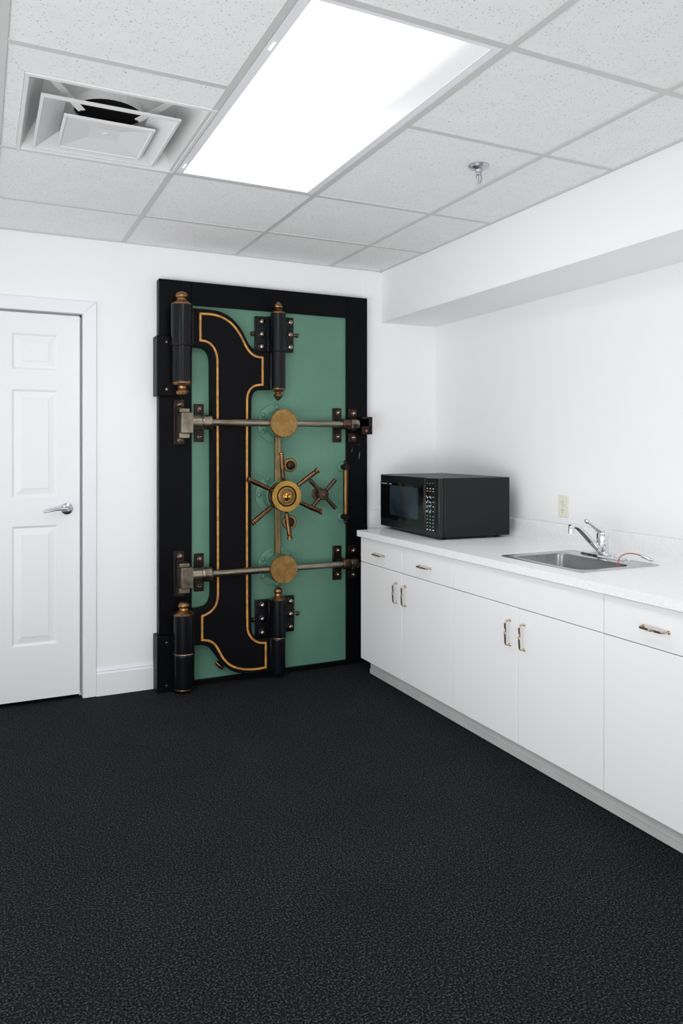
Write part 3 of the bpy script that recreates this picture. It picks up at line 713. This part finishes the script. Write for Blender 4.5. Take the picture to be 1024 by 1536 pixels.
# ---------------------------------------------------------------- faucet
DZt = FZ+.0045; fx_, fy_ = -.203, -1.700
fc = thing('faucet', 'chrome single-lever faucet standing on the sink deck', 'faucet', (fx_-.01, -1.715, DZt))
def ell(cx, cy, a, c, z, k=28):
    out = []
    for i in range(k):
        t = 2*PI*i/k; ct_, st_ = math.cos(t), math.sin(t)
        out.append((cx + a*abs(ct_)**.8*(1 if ct_ >= 0 else -1), cy + c*abs(st_)**.8*(1 if st_ >= 0 else -1), z))
    return out
b = MB(); cy_ = -1.718
b.loft([ell(-.225, cy_, .030, .142, DZt), ell(-.225, cy_, .029, .140, DZt+.008), ell(-.225, cy_, .023, .120, DZt+.013), ell(-.218, fy_, .022, .040, DZt+.020)])
b.build('deck_plate', M['chrome'], fc)
bx_ = -.218
b = MB(); b.lathe([(.0255, .010), (.0255, .062), (.0245, .066), (.0245, .070), (.0265, .072), (.0265, .090), (.024, .108), (.015, .122), (.004, .128)], (bx_, fy_, DZt), 'Z', 32)
b.build('valve_body', M['chrome'], fc)
b = MB(); pts = [(bx_-.010, fy_, .878), (bx_-.040, fy_-.001, .896), (bx_-.080, fy_-.002, .929), (bx_-.125, fy_-.003, .968), (bx_-.148, fy_-.004, .985), (bx_-.166, fy_-.004, .992), (bx_-.184, fy_-.005, .993), (bx_-.192, fy_-.005, .990)]
b.tube(pts, [.016, .015, .014, .0125, .012, .0115, .0115, .010], 16)
b.build('spout', M['chrome'], fc)
MB().lathe([(.0105, .004), (.0125, .0), (.0125, -.012), (.0115, -.013), (.0125, -.014), (.0125, -.026), (.010, -.027)], (bx_-.186, fy_-.005, .988), 'Z', 24).build('aerator', M['chrome'], fc)
b = MB(); b.tube([(bx_+.012, fy_, .945), (bx_-.002, fy_, .958), (bx_-.022, fy_+.001, .969), (bx_-.045, fy_+.002, .981), (bx_-.066, fy_+.003, .995), (bx_-.082, fy_+.004, 1.006), (bx_-.092, fy_+.004, 1.011)], [.017, .0205, .015, .0095, .0075, .009, .006], 16)
b.rod((bx_-.070, fy_+.003, .999), (bx_-.098, fy_+.004, 1.013), [(.006, 0), (.010, .25), (.012, .5), (.010, .78), (.004, 1)], 16)
b.build('lever', M['chrome'], fc)

# red tube with chrome end
sq_ = thing('tube_tool', 'thin red tube with chrome tip looping from sink onto its deck', 'tube', (-.19, -1.93, DZt))
P_ = [(-.330, -1.884, .790), (-.314, -1.880, .838), (-.304, -1.876, .862), (-.284, -1.872, .878), (-.252, -1.872, .885), (-.224, -1.878, .884), (-.202, -1.886, .879), (-.188, -1.893, .872)]
def cr(P, k=5):
    out = []; Q = [P[0]]+P+[P[-1]]
    for i in range(1, len(Q)-2):
        for j in range(k):
            t = j/k; out.append(tuple(.5*((2*Q[i][c])+(-Q[i-1][c]+Q[i+1][c])*t+(2*Q[i-1][c]-5*Q[i][c]+4*Q[i+1][c]-Q[i+2][c])*t*t+(-Q[i-1][c]+3*Q[i][c]-3*Q[i+1][c]+Q[i+2][c])*t**3) for c in range(3)))
    out.append(P[-1]); return out
MB().tube(cr(P_), .0026, 10).build('tube', M['red'], sq_)
MB().rod((-.192, -1.890, .875), (-.170, -1.936, DZt+.0080), [(.003, 0), (.0065, .08), (.0085, .5), (.0085, .9), (.005, 1)], 16).build('tip', M['chrome'], sq_)

# ---------------------------------------------------------------- outlet
ol = thing('wall_outlet', 'ivory duplex power outlet on the right wall above the counter', 'outlet', (0, -1.213, 1.028))
MB().box(-.006, -.0002, -1.250, -1.176, .972, 1.085).build('cover_plate', M['ivory'], ol, bevel=.003)
for zc in (1.050, 1.007):
    b = MB(); b.loft([[(-.0065+.001, y, z) for y, z in rrect(-1.230, -1.196, zc-.014, zc+.014, .012)], [(-.0085, y, z) for y, z in rrect(-1.229, -1.197, zc-.013, zc+.013, .0115)]])
    rc = b.build('receptacle', M['ivory'], ol)
    s = MB(); s.box(-.0090, -.0082, -1.2085, -1.2060, zc-.001, zc+.008).box(-.0090, -.0082, -1.2205, -1.2180, zc-.001, zc+.007); s.rod((-.0082, -1.213, zc-.008), (-.0090, -1.213, zc-.008), [(.0028, 0), (.0028, 1)], 12)
    sub(s, 'slots', M['slot'], rc, ol)
MB().rod((-.006, -1.213, 1.0285), (-.0075, -1.213, 1.0285), [(.003, 0), (.002, 1)], 12).build('screw', M['slot'], ol)

# ---------------------------------------------------------------- microwave
ang = math.radians(-3.4)
mw = thing('microwave', 'large black countertop microwave oven standing on the counter by the vault door', 'microwave', (-.540, -.892, FZ), rz=ang)
# local frame: +Y along the front toward the back wall, +X toward the right wall, front face at x=0
Wd, Dp, z0, z1 = .712, .428, .012, .325
MB().box(.022, Dp, 0, Wd, z0, z1).build('case', M['mcase'], mw, bevel=.005, origin=(0,0,0))
pw = .150      # control panel width (near end)
dr = MB().box(-.012, .021, pw+.002, Wd, z0+.002, z1-.001).build('door', M['mfront'], mw, bevel=.006, origin=(0,0,0))
gl = MB().box(-.0135, -.011, pw+.012, Wd-.006, z0+.048, z1-.042); gl = gl.build('glass_panel', M['mgloss'], None, bevel=.001, origin=(0,0,0)); gl.parent = dr
wn = MB().box(-.0142, -.013, pw+.078, Wd-.135, z0+.078, z1-.062); wn = wn.build('window', M['mwin'], None, bevel=.0004, origin=(0,0,0)); wn.parent = dr
for n0, n1 in ((.020, .098), (.122, .160)):
    nm = MB().box(-.0140, -.0133, Wd-n1, Wd-n0, z1-.0555, z1-.0520).build('maker_mark', M['print'], None, origin=(0,0,0), smooth=False); nm.parent = dr
cp = MB().box(-.012, .021, 0, pw-.001, z0+.002, z1-.001).build('control_panel', M['mfront'], mw, bevel=.005, origin=(0,0,0))
gp = MB().box(-.0135, -.011, .040, pw-.010, z0+.022, z1-.014).build('keypad', M['mgloss'], None, bevel=.001, origin=(0,0,0)); gp.parent = cp
kp = MB(); rnd = random.Random(8)
def mk(yc, zc, w, h):
    o = MB().box(-.0141, -.0134, yc-w/2, yc+w/2, zc-h/2, zc+h/2).build('legend', M['print'], None, origin=(0,0,0), smooth=False); o.parent = cp
H_ = z1-z0
for k in range(3):                                     # top legends
    mk(.060+.030*k, z1-.030, .008, .002)
for col in range(3):
    yy = .056+.032*col
    for row, fz_ in enumerate((.250, .236, .210, .185, .160, .135)):
        if row in (0, 1): mk(yy, fz_+z0+.005, .010+.004*(rnd.random()), .005 if row == 0 else .0028)
        elif col == 0: mk(yy, fz_+z0, .012, .0045 if row in (4,) else .003)
        else:
            for q in range(3): mk(yy-.008+.008*q+rnd.random()*.002, fz_+z0+rnd.uniform(-.006, .006), .005, .005+.004*rnd.random())
    for row in range(4):
        mk(yy, .108-.018*row+z0, .006, .005)
    mk(yy, .036+z0, .014, .006)
for px, py in ((.05, .05), (.05, Wd-.05), (Dp-.05, .05), (Dp-.05, Wd-.05)):
    MB().lathe([(.014, 0.0002), (.015, .004), (.015, z0+.001)], (px, py, 0), 'Z', 16).build('foot', M['dark'], mw, origin=(0,0,0))

# ---------------------------------------------------------------- light, world, camera
w = bpy.data.worlds.new('world'); bpy.context.scene.world = w; w.use_nodes = True
bg = w.node_tree.nodes['Background']; wt = w.node_tree
tcw = wt.nodes.new('ShaderNodeTexCoord'); spw = wt.nodes.new('ShaderNodeSeparateXYZ'); wt.links.new(tcw.outputs['Generated'], spw.inputs[0])
mrw = wt.nodes.new('ShaderNodeMapRange'); wt.links.new(spw.outputs['Z'], mrw.inputs['Value'])
for k_, v_ in (('From Min', -.25), ('From Max', .25), ('To Min', 1.7), ('To Max', .55)): mrw.inputs[k_].default_value = v_
wt.links.new(mrw.outputs[0], bg.inputs['Strength']); bg.inputs['Color'].default_value = (.985, .99, 1, 1)
# unseen ceiling fixtures added out of view, plus two low fill lamps aimed up
def area(name, loc, sx, sy, power, target=None):
    l = bpy.data.lights.new(name, 'AREA'); l.shape = 'RECTANGLE'; l.size = sx; l.size_y = sy; l.energy = power; l.color = (.985, .99, 1)
    o = bpy.data.objects.new(name, l); o.location = loc; COL.objects.link(o)
    if target: o.rotation_euler = (Vector(target)-Vector(loc)).to_track_quat('-Z', 'Y').to_euler()
    return o
area('unseen_fixture_light', (-1.69, -4.7, Hc-.02), .55, 1.2, 26)
area('unseen_fixture_light', (-3.6, -3.2, Hc-.02), .55, 1.2, 26)
area('fill_light', (-3.3, -5.0, .35), 2.2, 1.0, 15, (-1.0, -.3, Hc)).data.spread = math.radians(85)
area('fill_light', (-3.7, -3.3, .5), 1.8, 1.4, 15, (-.4, -.4, 1.7)).data.spread = math.radians(95)

cam = bpy.data.cameras.new('camera'); co = bpy.data.objects.new('camera', cam); COL.objects.link(co)
co.location = (-2.7076, -4.2112, 1.331); co.rotation_euler = (PI/2, 0, -.4477)
cam.sensor_fit = 'HORIZONTAL'; cam.sensor_width = 36; cam.lens = 1130.91/1024*36
cam.shift_y = -(768-671.39)/1024; cam.clip_start = .02
sc_ = bpy.context.scene; sc_.camera = co
sc_.view_settings.view_transform = 'Standard'; sc_.view_settings.look = 'None'
sc_.view_settings.exposure = -.27; sc_.view_settings.gamma = 1.06
